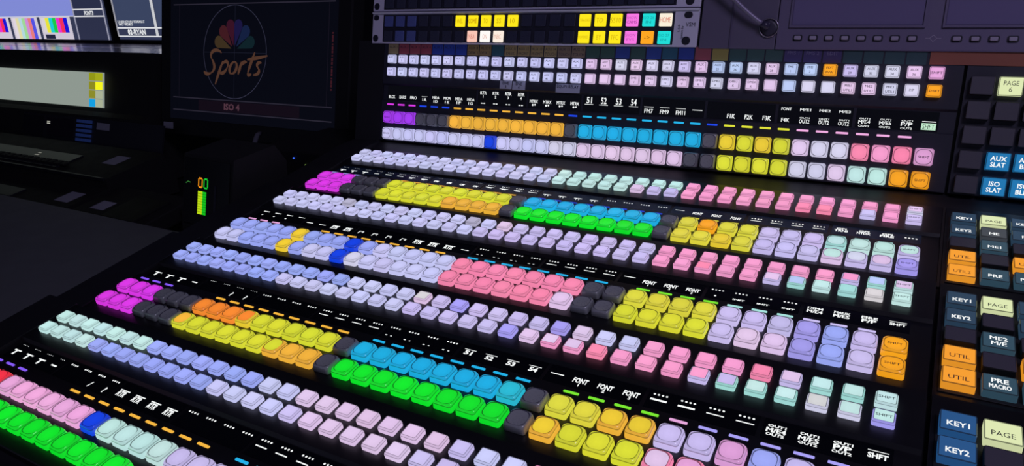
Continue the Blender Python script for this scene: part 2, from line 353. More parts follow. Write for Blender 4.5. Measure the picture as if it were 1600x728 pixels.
def legend(I, t, c, x):
    """what each small display shows; y is minus the distance down the bank"""
    L = lambda y, w_=.55, h=.05: I.bar(x, y, w_, h)
    T = lambda s, y, h=.22, w_=.6: I.text(s, x, y, h, width=None if len(s) == 1 else min(w_, .17 * len(s) + .03), bold=.008 if t == 0 else .022)
    if t == 0:
        if c < 3: I.dot(x, -1.72, .07); T(['BLCK', 'BARS', 'FRIO'][c], -2.72)
        elif c == 3: L(-2.6, .5, .02); T('1A', -2.8)
        elif c < 8: T('MIDA', -2.62, .2); T('1' + 'DEFG'[c - 4], -2.88, .18)
        elif c < 12: T('RTR', -2.10, .22, .5); T('1234'[c - 8], -2.36, .18); I.bar(x - .08, -2.82, .14, .06); I.bar(x + .12, -2.82, .14, .06)
        elif c < 16: T('MTRX', -2.5, .22, .6); I.dot(x - .07, -2.74, .07); I.dot(x + .1, -2.72, .06)
        elif c < 20: T('51 52 53 54'.split()[c - 16], -2.22, .40, .46); L(-2.50, .6, .03)
        elif c < 23: L(-2.46, .6, .025); T(['FM7', 'FM9', 'FM11'][c - 20], -2.70, .26, .56)
        elif c == 23: L(-2.5, .6, .04)
        elif c == 24: pass
        elif c < 28: T('F%dK' % (c - 24), -2.72, .26, .46)
        elif c == 28: T('FONT', -2.15, .16, .55); T('F4K', -2.76, .22, .44)
        elif c < 32: T('M/E%d' % (c - 28), -2.15, .14, .56); T('OUT1', -2.60, .08, .52); T('OUT2', -2.78, .22, .54)
        elif c < 35: T('OUT1', -2.45, .08, .52); T(['M/E4', 'M/E5', 'P/P'][c - 32], -2.62, .20, .56); T('OUT2', -2.84, .10, .54)
        else: L(-2.44, .62, .04); 
    elif t == 2:
        if c < 3: L(-2.13, .5, .07); I.bar(x, -2.52, .12, .08)
        elif c < 6: L(-2.13 if c < 4 else -2.5, .5, .06)
        elif c < 8: T('RTR', -2.53, .30, .5); L(-2.36, .5, .05)
        elif c < 12: I.text('1', x - .14, -2.55, .25, bold=.02); I.text('2', x + .12, -2.5, .16, bold=.02); I.bar(x, -2.46, .3, .05)
        elif c < 15: T('RTR', -2.53, .30, .56); L(-2.36, .6, .05)
        elif c == 15: L(-2.5, .45, .06)
        elif c < 20: dots(I, x, -2.15); I.bar(x - .12, -2.68, .12, .03); I.bar(x + .14, -2.68, .1, .03)
        elif c < 24: dots(I, x, -2.15); L(-2.42)
        elif c == 24: L(-2.32)
        elif c < 28: T('FONT', -2.48, .26, .6); T('123'[c - 25], -2.72, .14, .2)
        elif c < 32:
            dots(I, x, -2.15)
            if c > 28: T('INIT', -2.62, .10, .5)
            else: I.dot(x, -2.6, .05)
        elif c < 35: T(['1XM4', 'MAUX', 'FIRE'][c - 32], -2.25, .16, .58); T(['M/E4', 'M/E5', 'P/P'][c - 32], -2.47, .22, .58)
        else: L(-2.2, .6, .03); T('SHFT', -2.37, .17, .58)
    elif t == 1:
        if c < 3: dots(I, x, -2.15, 4, .02, .13); L(-2.5, .5, .08); I.bar(x - .02, -2.62, .14, .22)
        elif c == 3: dots(I, x, -2.15, 4, .02, .13); L(-2.52, .4, .06)
        elif c < 8: dots(I, x, -2.2, 4, .035); L(-2.48, .5, .07); (c > 5) and I.bar(x - .05, -2.58, .26, .1)
        elif c < 12: dots(I, x, -2.1, 4, .014, .12); I.bar(x, -2.52, .36, .08); T('CR', -2.56, .2, .4)
        elif c < 16: dots(I, x, -2.22, 4, .04); L(-2.46, .6, .05); (c < 15) and I.bar(x + .02, -2.53, .3, .1)
        elif c < 20: L(-2.5, .5, .06); T('TT', -2.56, .2, .4)
        elif c < 24: dots(I, x, -2.3, 4, .045)
        elif c == 24: L(-2.4, .5, .04)
        elif c < 28: T('FONT', -2.52, .25, .52)
        elif c < 32: dots(I, x, -2.3, 4, .045); L(-2.52, .55, .04)
        elif c < 35: T('GPI', -2.25, .16, .46); T(['TRNI', 'NTDX', 'FIRE'][c - 32], -2.44, .20, .6)
        else: dots(I, x, -2.35, 4, .05)
    else:
        if c < 3: L(-2.45, .52, .07); I.bar(x - .04, -2.6, .13, .28); (t == 4) and dots(I, x, -2.08, 4, .02, .13)
        elif c == 3: L(-2.5, .4, .08); (t == 4) and dots(I, x, -2.08, 3, .025, .13)
        elif c < 8:
            dots(I, x, -2.08 if t == 3 else -2.12, 4, .02 if t == 3 else .045, .13)
            if c > 5: I.text('?', x, -2.66, .30, bold=.02) if t == 3 or c == 7 else I.text('/', x, -2.66, .28, bold=.02)
        elif c < 12:
            if t == 3: dots(I, x, -2.15)
            else: L(-2.36, .6, .05); T('RTR', -2.54, .28, .5)
        elif c < 16: dots(I, x, -2.15); (t == 3) and L(-2.44)
        elif c < 20:
            dots(I, x, -2.15)
            if t == 3: I.bar(x - .12, -2.68, .10, .05); I.bar(x + .14, -2.68, .08, .05)
            else: L(-2.44)
        elif c < 24:
            if t == 3: L(-2.3, .55, .03); T('51 52 53 54'.split()[c - 20], -2.48, .24, .4)
            else: L(-2.3); 
        elif c == 24: L(-2.4)
        elif c < 28: T('FONT', -2.45, .26, .6); T('123'[c - 25], -2.68, .16, .16)
        elif c < 32: dots(I, x, -2.15); L(-2.42, .6, .05 if c > 29 else .09)
        elif c < 35: T('OUT1', -2.24, .12, .58); T(['M/E4', 'M/E5', 'P/P'][c - 32], -2.44, .22, .6); T('OUT2', -2.64, .12, .58)
        else: L(-2.2, .6, .03); T('SHFT', -2.4, .22, .58)
PN, DN = -0.12, -0.26          # plate and display levels below the key centres
def plate_mesh(x0, x1, s0, s1, rec=True):
    """ face plate with a sunk band for the displays, 3 mm thick """
    if rec: pr = [(s0, PN - .06), (s0 + .05, PN), (1.78, PN), (1.90, DN), (2.98, DN), (3.04, PN), (s1 - .04, PN), (s1, PN - .04)]
    else: pr = [(s0, PN - .06), (s0 + .05, PN), (s1 - .04, PN), (s1, PN - .04)]
    prof = [(-s * P, n * P) for s, n in pr] + [(-s1 * P, (PN - .30) * P), (-s0 * P, (PN - .30) * P)]
    return prism(prof, x0 * P, x1 * P)
desc = ['steep rear key bank with rows of AUX keys and coloured tape labels along its top',
        'key bank directly below the steep rear one, magenta keys at its left end',
        'middle key bank with two deep blue keys and a run of rose pink keys',
        'key bank next to the nearest, with deep orange, yellow, cyan and bright green lit keys',
        'nearest key bank in the corner, with a red key and a long green row']
AUXW = ['AUX|%d' % (c + 1) for c in range(28)] + ['FMS|1', 'FMS|2', 'EDIT|PVW', 'AUX|29', 'AUX|33', 'AUX|34', 'AUX|36', 'SHIFT']
AUXW2 = ['AUX|%d' % (c + 33) for c in range(16)] + [None] * 3 + ['DME%d|V' % i for i in (1, 2, 3, 4)] + ['DME%d|K' % i for i in (1, 2, 3, 4)] + [None] * 4 + ['M/E1|UTIL1', 'M/E2|UTIL1', 'M/E3|UTIL1', 'P/P', 'SHIFT']
for t, (ty, tz, tilt) in enumerate(TY):
    th = thing('key_bank', desc[t], 'control panel', (0, ty, Z0 + tz), (math.radians(tilt), 0, 0), 'banks of lit keys on the switcher')
    put('faceplate', plate_mesh(-0.85, 36.15, -1.25 if t == 0 else -1.02, 6.0 if t == 0 else 6.46), PLATE1 if t == 0 else PLATE, th)
    nmax = [36, 36, 36, 36, 27][t]
    for c in range(36):
        if c >= nmax: continue
        sh = 'SHIFT' if c == 35 else None
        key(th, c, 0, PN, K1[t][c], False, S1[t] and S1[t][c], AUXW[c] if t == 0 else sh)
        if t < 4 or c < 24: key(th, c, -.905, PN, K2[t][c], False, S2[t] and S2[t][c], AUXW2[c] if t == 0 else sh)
        bw = 'BLACK' if (t == 0 and c == 0) else sh
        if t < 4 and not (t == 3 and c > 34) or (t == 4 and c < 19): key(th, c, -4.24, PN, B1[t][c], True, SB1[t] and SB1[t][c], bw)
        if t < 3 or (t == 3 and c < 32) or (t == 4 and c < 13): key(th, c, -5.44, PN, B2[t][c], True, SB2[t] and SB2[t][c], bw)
        lc = leds(t)[c]
        if lc and not (t == 4 and c > 18):
            o = put('indicator_strip', LEDM, None, th, (c * P, -3.29 * P, PN * P)); o.color = lin(PAL[lc]); o['label'] = NAMES[lc] + ' lit strip'
            if t == 1: o.color = tuple(v * .7 for v in o.color[:3]) + (1,)
    for g in range(9):
        if g * 4 >= nmax: break
        d = put('label_display', box((g * 4 - .42) * P, (g * 4 + 3.42) * P, -2.93 * P, -1.94 * P, (DN - .01) * P, (DN + .02) * P), GLASS2 if t == 1 else GLASS, th)
        for c in range(g * 4, g * 4 + 4):
            I = Ink((DN + .02) * P + 0.00005); legend(I, t, c, c)
            if len(I.bm.faces) == 0: I.bm.free(); continue
            put('display_text', I.mesh(), WHITE, d)
    if t == 0:
        # SHFT is shown inverted: a lit box with dark letters
        I = Ink((DN + .02) * P + 0.00006); I.bar(35, -2.69, .66, .34); o = put('display_box', I.mesh(), mat('display_pale_green', (20, 20, 20), emit=(196, 235, 205)), d)
        I = Ink((DN + .02) * P + 0.0002); I.text('SHFT', 35, -2.69, .24, width=.54); put('display_box_text', I.mesh(), BLK, d)
        TC = [(120, 108, 80)] + [(120, 55, 66)] * 3 + [(28, 52, 128)] * 3 + [(112, 96, 62)] * 2 + [(28, 66, 76)] + [(118, 104, 70)] * 4 + [(96, 84, 70)] * 2 + [(34, 62, 58)] * 2 + [(28, 48, 110), (34, 62, 60), (28, 48, 110), (26, 66, 84), (28, 46, 110), (110, 56, 66), (112, 104, 56)] + [(36, 60, 60)] * 3 + [(48, 42, 80)] * 3 + [(34, 56, 62)] * 4
        TN = ['AUX 1', 'AUX 2', 'AUX 3', 'AUX 4', 'AUX 5', 'AUX 6', 'AUX 7', 'AUX 8|DESK 1', 'AUX 9|DESK 2', '', 'AUX 11|DESK', 'AUX 12|FRONT', 'AUX 13|FRONT', 'AUX 14|TOUCH', 'AUX 15|TOUCH', 'AUX 16|TOUCH'] + [''] * 12 + ['FMS 1', 'FMS 2', 'EDIT'] + [''] * 4
        tm = {}
        for c in range(35):
            k = TC[c]
            if k not in tm: tm[k] = mat('tape_%02d' % len(tm), tuple(min(235, int(v * 1.25)) for v in k), 0.7, noise=.1)
            tp = put('tape_label', box((c - .46) * P, (c + .46) * P if c not in (1,) else (c + .46) * P, .40 * P, 1.14 * P, PN * P, PN * P + .00025), tm[k], th)
            if TN[c]:
                I = Ink(PN * P + .0003); ls = TN[c].split('|')
                for i, s in enumerate(ls): I.text(s, c, .90 - .32 * i, .20, wmax=.78)
                put('tape_writing', I.mesh(), INKD if not 27 < c < 31 else INKL, tp)
        GT = mat('grey_label_tape', (165, 168, 190), 0.6, noise=.1)
        for x0, x1, y0, y1, ls in ((9.35, 10.28, -1.78, -1.24, ['DVE', '3']), (10.34, 11.32, -1.80, -1.26, ['DVE', '4']), (13.6, 15.32, -1.86, -1.30, ['EQUP1 RELAY'])):
            tp = put('grey_tape_label', box(x0 * P, x1 * P, y0 * P, y1 * P, PN * P, PN * P + .00025), GT, th); tp['label'] = 'grey tape label with dark writing'
            I = Ink(PN * P + .0003)
            for i, s in enumerate(ls): I.text(s, (x0 + x1) / 2, y1 - .15 - .24 * i, .2, wmax=(x1 - x0) * .9, bold=.01)
            put('tape_writing', I.mesh(), INKD, tp)
bt = thing('tape_strip', 'long brown tape strip stuck along the top right edge of the steep panel', 'tape', (0, TY[0][0], Z0 + TY[0][1]), (math.radians(TY[0][2]), 0, 0))
put('tape', box(34.6 * P, 40.9 * P, .42 * P, 1.08 * P, PN * P + .0003, PN * P + .0006), mat('brown_tape', (138, 80, 64), .7, noise=.1), bt)

# ------------------------------------------------------------------ macro key modules to the right of each bank
MC = dict(X=None, N=(38, 62, 84), B=(22, 116, 174), b=(32, 80, 132), T=(44, 72, 88), O=(246, 158, 40), E=(222, 232, 178), D=(62, 66, 72))
MROW = [(.56, 1.76, 2.98, 4.2, 5.44)] * 4
MG = [[('X', ''), ('E', 'PAGE|6'), ('E', 'PAGE'), ('X', ''), ('X', ''), ('X', ''), ('X', ''), ('X', ''), ('X', ''), ('X', ''), ('B', 'AUX|SLAT'), ('B', 'AUX|BLK'), ('X', ''), ('B', 'ISO|SLAT'), ('B', 'ISO|BLK')],
      [('N', 'KEY1'), ('E', 'PAGE'), ('N', 'KEY3'), ('N', 'KEY2'), ('D', 'ME'), ('N', 'FS'), ('X', ''), ('T', 'ME1'), ('X', ''), ('O', 'UTIL'), ('X', ''), ('O', 'UTIL'), ('O', 'UTIL2'), ('T', 'PRE'), ('T', 'POST')],
      [('N', 'KEY1'), ('E', 'PAGE'), ('N', 'KEY3'), ('N', 'KEY2'), ('X', ''), ('N', 'KEY4'), ('X', ''), ('T', 'ME2|M/E'), ('X', ''), ('O', 'UTIL'), ('X', ''), ('O', 'UTIL'), ('O', 'UTIL'), ('T', 'PRE|MACRO'), ('T', 'POST')],
      [('b', 'KEY1'), ('E', 'PAGE'), ('b', 'KEY3'), ('b', 'KEY2'), ('X', ''), ('b', 'KEY4')] + [('X', '')] * 9]
mdesc = ['steep macro key module at the right with blue AUX SLAT and ISO SLAT keys',
         'macro key module directly below the steep one, with a grey key under its pale key',
         'macro key module at the right edge between two others, reading KEY1, KEY2 and PRE MACRO',
         'nearest macro key module in the bottom right corner with bright blue KEY1 and KEY2']
for t in range(4):
    ty, tz, tilt = TY[t]
    th = thing('macro_key_module', mdesc[t], 'control panel', (0, ty, Z0 + tz), (math.radians(tilt), 0, 0), 'macro key modules')
    put('faceplate', plate_mesh(36.3, 41.0, -1.25 if t == 0 else -1.02, 6.0 if t == 0 else 6.46, False), PLATE1 if t == 0 else PLATE, th)
    if t: put('key_surround', box(36.45 * P, 40.8 * P, -6.05 * P, -.02 * P, PN * P, (PN + .05) * P, bev=.0004), BLK, th)
    for i, (cc, s) in enumerate(MG[t]):
        r, c = divmod(i, 3)
        if t == 3 and r > 1: continue
        x = 37.02 + 1.17 * c; y = -MROW[t][r]
        lit = cc != 'X'
        k = put('macro_key', MCAP if lit else MCAPU, None, th, (x * P, y * P, (PN + (.05 if t else 0)) * P))
        l = put('key_display', MLENS if lit else MLENSU, None, k)
        if lit:
            k.color = l.color = lin(MC[cc]); k['label'] = {'N': 'dim navy', 'B': 'bright blue', 'b': 'blue', 'T': 'dim teal', 'O': 'orange', 'E': 'pale yellow', 'D': 'dim grey'}[cc] + ' lit macro key'
            I = Ink(.317 * P + .00008); ls = s.split('|')
            for j, q in enumerate(ls): I.text(q, 0, (len(ls) - 1) * .15 - j * .30 - (.1 if t and len(ls) == 1 else 0), .23, wmax=.78, width=.62 if len(q) >= 4 else None, bold=.012 if cc in 'BbNTD' else 0)
            put('key_text', I.mesh(), (WHITE if cc in 'BbNTD' else INK), k)
        else: k['label'] = 'unlit dark macro key'

# ------------------------------------------------------------------ housing under the banks
def tpt(t, s, n):
    ty, tz, a = TY[t]; a = math.radians(a)
    return (ty - s * P * math.cos(a) - n * P * math.sin(a), Z0 + tz - s * P * math.sin(a) + n * P * math.cos(a))
hs = thing('switcher_housing', 'black stepped housing carrying the banks of lit keys, with a plain left cheek', 'housing')
under = []
for t in range(5):
    s0 = -1.25 if t == 0 else -1.02; s1 = 6.0 if t == 0 else 6.46
    under += [tpt(t, s0, PN - .34), tpt(t, s1, PN - .34)]
base = [(under[-1][0] - .03, Z0 - .325), (under[-1][0] - .03, Z0 - .41), (under[0][0] + .10, Z0 - .41), (under[0][0] + .10, under[0][1] - .04)]
put('base', prism(under + base, -.84 * P, 41 * P), HOUS, hs)
ck = []
for t in range(5):
    s0 = -1.3 if t == 0 else -1.05; s1 = 6.1 if t == 0 else 6.5
    ck += [tpt(t, s0, PN + .03), tpt(t, s1, PN + .03)]
put('side_cheek', prism(ck + base, -3.3 * P, -.88 * P), HOUS, hs)
put('centre_joint', prism([tpt(1, -1.1, PN - .3), tpt(1, -1.1, PN - .02), tpt(1, 6.4, PN - .02), tpt(1, 6.4, PN - .3)], 36.17 * P, 36.28 * P), BLK, hs)

# ------------------------------------------------------------------ rack button panels above the steep bank
T0R = (math.radians(TY[0][2]), 0, 0); T0L = (0, TY[0][0], Z0 + TY[0][1])
def rack_unit(name, label, s_top, s_bot, rows, lit):
    th = thing(name, label, 'control panel', T0L, T0R, 'rack button panels')
    bm = bmesh.new(); bx(bm, -2.0 * P, 22.56 * P, -s_bot * P, -s_top * P, -.2 * P, 0, bev=.0008); put('front_panel', fin(bm), SILV, th)
    put('chassis', box(-.4 * P, 21.9 * P, (-s_bot + .1) * P, (-s_top - .1) * P, -.8 * P, -.2 * P), BLK, th)
    put('key_well', box(-.98 * P, 21.12 * P, (-s_bot + .12) * P, (-s_top - .2) * P, 0, .012 * P), mat('key_well_plastic', (34, 34, 50), .4), th)
    bm = bmesh.new(); bx(bm, -2.0 * P, 22.56 * P, (-s_top - .14) * P, (-s_top - .02) * P, 0, .10 * P, bev=.0005); put('top_lip', fin(bm), SILV2, th)
    cy = -(s_top + s_bot) / 2
    for sx in (-1.68, 21.9):
        for sy in (.72, -.76):
            bm = bmesh.new(); loft(bm, [ring([(sx + .02 + a, cy + sy + b) for a, b in rr(.26, .19 if sy > 0 else .25, .24)], .002), ring([(sx + .02 + a, cy + sy + b) for a, b in rr(.23, .17 if sy > 0 else .22, .22)], .02)], [0], cap=0)
            put('mounting_hole', fin(bm), SLOT, th)
    return th, cy
def lcdkey(th, x, y, code, s):
    cols = dict(Y=(255, 232, 8), W=(252, 236, 222), w=(255, 250, 246), K=(250, 196, 180), P=(248, 118, 226), C=(20, 220, 214), O=(255, 166, 16), H=(250, 238, 216), d=None, e=None)
    c = cols[code]
    bm = bmesh.new(); loft(bm, [ring(rr(.385, .375, .04, 2), 0), ring(rr(.385, .375, .04, 2), .08), ring(rr(.375, .365, .03, 2), .095)], [0, 0], cap=0, bottom=True)
    k = put('display_key', fin(bm), LCD if c else (DKEYB if code == 'e' else DKEY), th, (x * P, y * P, .012 * P))
    if c: k.color = lin(c); k['label'] = {'Y': 'yellow', 'W': 'peach white', 'w': 'white', 'K': 'salmon', 'P': 'pink', 'C': 'turquoise', 'O': 'orange', 'H': 'cream'}[code] + ' lit display key'
    else: k['label'] = 'unlit display key'
    if s:
        I = Ink(.095 * P + .0003); ls = s.split('|')
        for j, q in enumerate(ls): I.text(q, 0, (len(ls) - 1) * .13 - j * .26, .32 if len(ls) == 1 and len(q) < 5 else .17, width=.165 * len(q) if len(q) < 5 else .66, bold=-.006)
        put('key_text', I.mesh(), mat('lcd_ink', tuple(int(v * .62) for v in (c or (90, 90, 90))), .6) if False else INKR[code], k)
INKR = {k: mat('lcd_ink_' + k, v, .6, emit=v, es=.9) for k, v in dict(Y=(170, 130, 10), W=(200, 120, 95), w=(205, 130, 100), K=(195, 100, 85), P=(150, 55, 140), C=(10, 120, 125), O=(100, 60, 10), H=(190, 120, 100)).items()}
th, cy = rack_unit('button_panel', 'silver-eared rack button panel with yellow, pink and turquoise keys reading WELCOME TO SS 10', -3.36, -1.12, 2, None)
top = {6: ('Y', 'WEL'), 7: ('Y', 'COME'), 8: ('Y', 'TO'), 9: ('Y', 'SS'), 10: ('Y', '10'), 15: ('Y', 'TRACKS'), 16: ('Y', 'TO:'), 17: ('Y', 'SS10'), 18: ('P', 'SHOW|CAMS'), 19: ('C', 'ISO 26|IN'), 20: ('H', 'HOME')}
bot = {7: ('K', 'NBA'), 8: ('w', 'ON'), 9: ('W', 'NBC'), 15: ('Y', 'POWERED'), 16: ('Y', 'BY'), 17: ('Y', 'TFC'), 18: ('P', 'SHOW|EVS'), 19: ('O', '->'), 20: ('C', 'ISO 27|IN')}
for i in range(21):
    lcdkey(th, -.41 + 1.05 * i, 2.68, *top.get(i, ('e' if i < 3 else 'd', '')))
    lcdkey(th, -.41 + 1.05 * i, 1.65, *bot.get(i, ('e' if i in (1, 2) else 'd', '')))
I = Ink(.0003); I.text('VSM', 22.1, 2.42, .24, width=.56); I.text('System by', 21.62, 1.95, .14, rot=math.pi / 2, wmax=1.3); I.text('L-S-B', 21.42, 2.2, .14, rot=math.pi / 2); put('lettering', I.mesh(), INKD, th)
th, cy = rack_unit('button_panel', 'upper rack button panel with unlit keys, cut off by the top of the frame', -5.64, -3.42, 2, None)
for i in range(21):
    for y in (3.98, 5.0): lcdkey(th, -.41 + 1.05 * i, y, 'd', '')

# ------------------------------------------------------------------ idle dual-screen monitor and lamp, top right
rm = thing('rack_monitor', 'grey dual-screen rack monitor with idle violet screens above a row of small buttons', 'monitor', T0L, T0R)
bm = bmesh.new(); bx(bm, 27.0 * P, 41.2 * P, 1.06 * P, 7.6 * P, -.4 * P, 0, bev=.0012); put('casing', fin(bm), MONB, rm)
for x0, x1 in ((27.75, 34.05), (35.05, 41.0)):
    f = put('screen', box(x0 * P, x1 * P, 2.36 * P, 7.0 * P, 0, .02 * P, bev=.0003), MSCR, rm)
    bm = bmesh.new()
    for a in ((x0 - .12, x1 + .12, 2.22, 2.34), (x0 - .12, x1 + .12, 7.02, 7.14), (x0 - .12, x0 - .02, 2.34, 7.02), (x1 + .02, x1 + .12, 2.34, 7.02)): bx(bm, a[0] * P, a[1] * P, a[2] * P, a[3] * P, 0, .10 * P)
    put('screen_frame', fin(bm), MONB, f)
for x in [28.13 + .79 * i for i in range(8)] + [35.62 + .78 * i for i in range(7)]:
    bm = bmesh.new(); loft(bm, [ring(rr(.24, .16, .08, 3), 0), ring(rr(.24, .16, .08, 3), .03)], [0], cap=0, bottom=True)
    b_ = put('button_recess', fin(bm), SLOT, rm, (x * P, 1.68 * P, 0))
    bm = bmesh.new(); loft(bm, [ring(rr(.17, .10, .05, 3), .03), ring(rr(.17, .10, .05, 3), .11), ring(rr(.14, .08, .05, 3), .13)], [0, 0], cap=0, bottom=True)
    put('button', fin(bm), BTN, b_)
    if x < 34: put('button_tick', box(.34 * P, .36 * P, -.05 * P, .05 * P, 0, .004 * P), INKL, b_)
I = Ink(.0002)
for a, b in (((34.25, 1.7), (34.45, 1.7)), ((34.75, 1.7), (34.95, 1.7))): I.stroke([a, b], .03)
I.stroke([(34.6, 1.86), (34.76, 1.7), (34.6, 1.54), (34.44, 1.7), (34.6, 1.86)], .035); put('navigation_mark', I.mesh(), BTN, rm)
bp = thing('blank_panel', 'plain dark panel between the button panel and the dual-screen monitor', 'panel', T0L, T0R)
bm = bmesh.new(); bx(bm, 22.7 * P, 26.95 * P, 1.06 * P, 7.6 * P, -.6 * P, -.06 * P, bev=.001); put('sheet', fin(bm), mat('panel_paint', (92, 86, 110), .5, noise=.08), bp)
put('fold', box(24.45 * P, 24.5 * P, 1.1 * P, 7.5 * P, -.06 * P, .02 * P), mat('panel_fold', (84, 78, 106), .5), bp)
gl = thing('gooseneck_lamp', 'slim gooseneck lamp plugged into a round socket with a bright metal rim', 'lamp', T0L, T0R)
cx, cyy = 26.55, 2.22
put('socket_ring', tube([((cx + .50 * math.cos(a / 24 * 2 * math.pi)) * P, (cyy + .50 * math.sin(a / 24 * 2 * math.pi)) * P, .0 * P) for a in range(24)], .035 * P, closed=True), mat('socket_metal', (170, 160, 175), .25, .8), gl)
bm = bmesh.new(); loft(bm, [ring([(cx + a, cyy + b) for a, b in rr(.46, .46, .46)], -.05), ring([(cx + a, cyy + b) for a, b in rr(.46, .46, .46)], -.03), ring([(cx + a, cyy + b) for a, b in rr(.3, .3, .3)], .0)], [0, 0], cap=0, bottom=True); put('socket', fin(bm, smooth=True), mat('socket_black', (50, 46, 66), .5), gl)
def bez(p, n=16):
    out = []
    for i in range(n + 1):
        t = i / n; out.append(tuple((1 - t) ** 3 * p[0][k] + 3 * (1 - t) ** 2 * t * p[1][k] + 3 * (1 - t) * t * t * p[2][k] + t ** 3 * p[3][k] for k in range(3)))
    return out
st = [(a * P, b * P, c * P) for a, b, c in bez([(26.2, 2.42, .25), (25.5, 2.85, .45), (24.9, 3.4, .5), (23.6, 4.6, .6)])]
put('gooseneck', tube(st, .13 * P, 10), mat('gooseneck_metal', (130, 122, 150), .4, .2), gl)
plg = put('plug', tube([(26.58 * P, 2.22 * P, .16 * P), (26.2 * P, 2.42 * P, .27 * P)], .2 * P, 12), mat('plug_plastic', (50, 46, 70), .3), gl)
put('plug_band', tube([(26.52 * P, 2.26 * P, .14 * P), (26.44 * P, 2.30 * P, .18 * P)], .215 * P, 12), mat('plug_steel', (190, 190, 215), .25, .9), plg)
put('lamp_head', tube([(23.6 * P, 4.6 * P, .6 * P), (23.2 * P, 5.0 * P, .7 * P), (22.8 * P, 5.4 * P, .7 * P)], [.13 * P, .3 * P, .32 * P], 12), BLK, gl)

# ------------------------------------------------------------------ desk left of the switcher
dk = thing('desk', 'dark grey laminate desk to the left of the lit switcher', 'desk')
put('desk_top', box(-1.9, -.067, -.45, .612, Z0 - .365, Z0 - .335, bev=.004), DESK, dk)
put('switcher_shelf', box(-.064, .95, -.45, .612, Z0 - .44, Z0 - .412), BLK, dk)
for x in (-1.8, -.9, .02, .86):
    put('pedestal', box(x, x + .05, -.3, .6, 0, Z0 - (.441 if x > -.07 else .366)), BLK, dk)
es_ = thing('equipment_shelf', 'low black shelf behind the desk carrying the meter box and monitor', 'shelf')
put('board', box(-1.9, .95, .616, 1.36, Z0 - .455, Z0 - .425), BLK, es_)
for x in (-1.8, -.6, .86): put('shelf_leg', box(x, x + .05, .7, 1.3, 0, Z0 - .456), BLK, es_)

# ------------------------------------------------------------------ second console with long strip screen
lc = thing('operator_console', 'dark stepped operator console at the left edge with a long pale strip screen', 'console')
prof = [(.635, -.42), (.635, -.398), (.66, -.392), (.79, -.372), (.79, -.352), (.925, -.33), (.925, -.345), (.945, -.345), (.968, -.275), (.984, -.268), (1.018, -.1325), (1.27, -.172), (1.27, -.42)]
put('body', prism([(y, Z0 + z) for y, z in prof[:8]] + [(.945, Z0 - .42)], -1.88, -.705), CONS, lc)
put('cowl', prism([(.9455, Z0 - .42)] + [(max(y, .9455), Z0 + z) for y, z in prof[7:]], -1.88, -.815), CONS, lc)
sg = math.radians(-13.5)
s_ = put('strip_screen', box(-1.86, -.985, -.003, .003, 0, .082), mat('pale_lcd', (30, 30, 30), .25, emit=(142, 152, 144), es=1), lc, (0, .982, Z0 - .2575), (sg, 0, 0))
for r in range(4):
    for c in range(2):
        z = .0712 - .0204 * r
        col = [((146, 152, 20), (164, 170, 26)), ((140, 140, 30), (245, 245, 30)), ((140, 140, 40), (170, 178, 150)), ((20, 160, 225), (170, 178, 150))][r][c]
        b_ = put('soft_key', box(-1.034 + .0262 * c, -1.0092 + .0262 * c, -.005, -.003, z - .009, z + .009), mat('soft_key_%d%d' % (r, c), (20, 20, 20), emit=col), s_)
for z in (-.28,):
    pass
up = math.atan2(.07, .023)
kp = put('keypad_panel', box(-1.30, -.74, -.0, .064, 0, .004), CONS2, lc, (0, .946, Z0 - .342), (math.radians(71.8), 0, 0))
put('small_display', box(-1.19, -1.075, .014, .056, .004, .006), mat('small_display_glass', (40, 34, 48), .2), kp)
put('left_display', box(-1.30, -1.205, .01, .058, .004, .006), mat('left_display_glass', (34, 34, 44), .2), kp)
I = Ink(.0062); 
for y in (.046, .042): I.bar(-1.183 / P, y / P, .014 / P, .0025 / P)
put('display_text', I.mesh(), mat('dim_display_white', (20, 20, 20), emit=(170, 170, 160)), kp)
BK = mat('blue_key', (20, 30, 60), .3, emit=(18, 30, 70), es=.8)
for i in range(4):
    for j in range(5): put('keypad_key', box(-1.062 + .016 * i, -1.051 + .016 * i, .008 + .011 * j, .015 + .011 * j, .004, .008, bev=.0008), BK, kp)
for (x, y, z, n) in ((-.965, .0, .048, 0),):
    put('paper_label', box(-.985, -.935, .040, .056, .0042, .0046), PAPER, kp)
for (y0, z0, y1, z1, lx) in ((.66, -.392, .79, -.372, -.70), (.79, -.352, .925, -.33, -.735)):
    an = math.atan2(z1 - z0, y1 - y0)
    st_ = put('key_strip', box(-1.85, -.90, .012, .075, 0, .003), CONS2, lc, (0, y0, Z0 + z0), (an, 0, 0))
    for i in range(24): put('strip_key', box(-1.45 + .024 * i, -1.432 + .024 * i, .02, .036, .003, .007, bev=.0008), CONS, st_)
    put('paper_label', box(lx - .075, lx - .03, .06, .10, 0, .0006), PAPER, st_)
    I = Ink(.0034); I.bar(-1.04 / P, .05 / P, .016 / P, .004 / P); I.bar(-1.045 / P, .06 / P, .012 / P, .004 / P); put('display_text', I.mesh(), mat('dim_display_white', (20, 20, 20), emit=(120, 120, 112)), st_)
    bm = bmesh.new(); bx(bm, -1.88, -.71, -.003, .0, -.004, .003); put('front_trim', fin(bm), CONS2, st_)

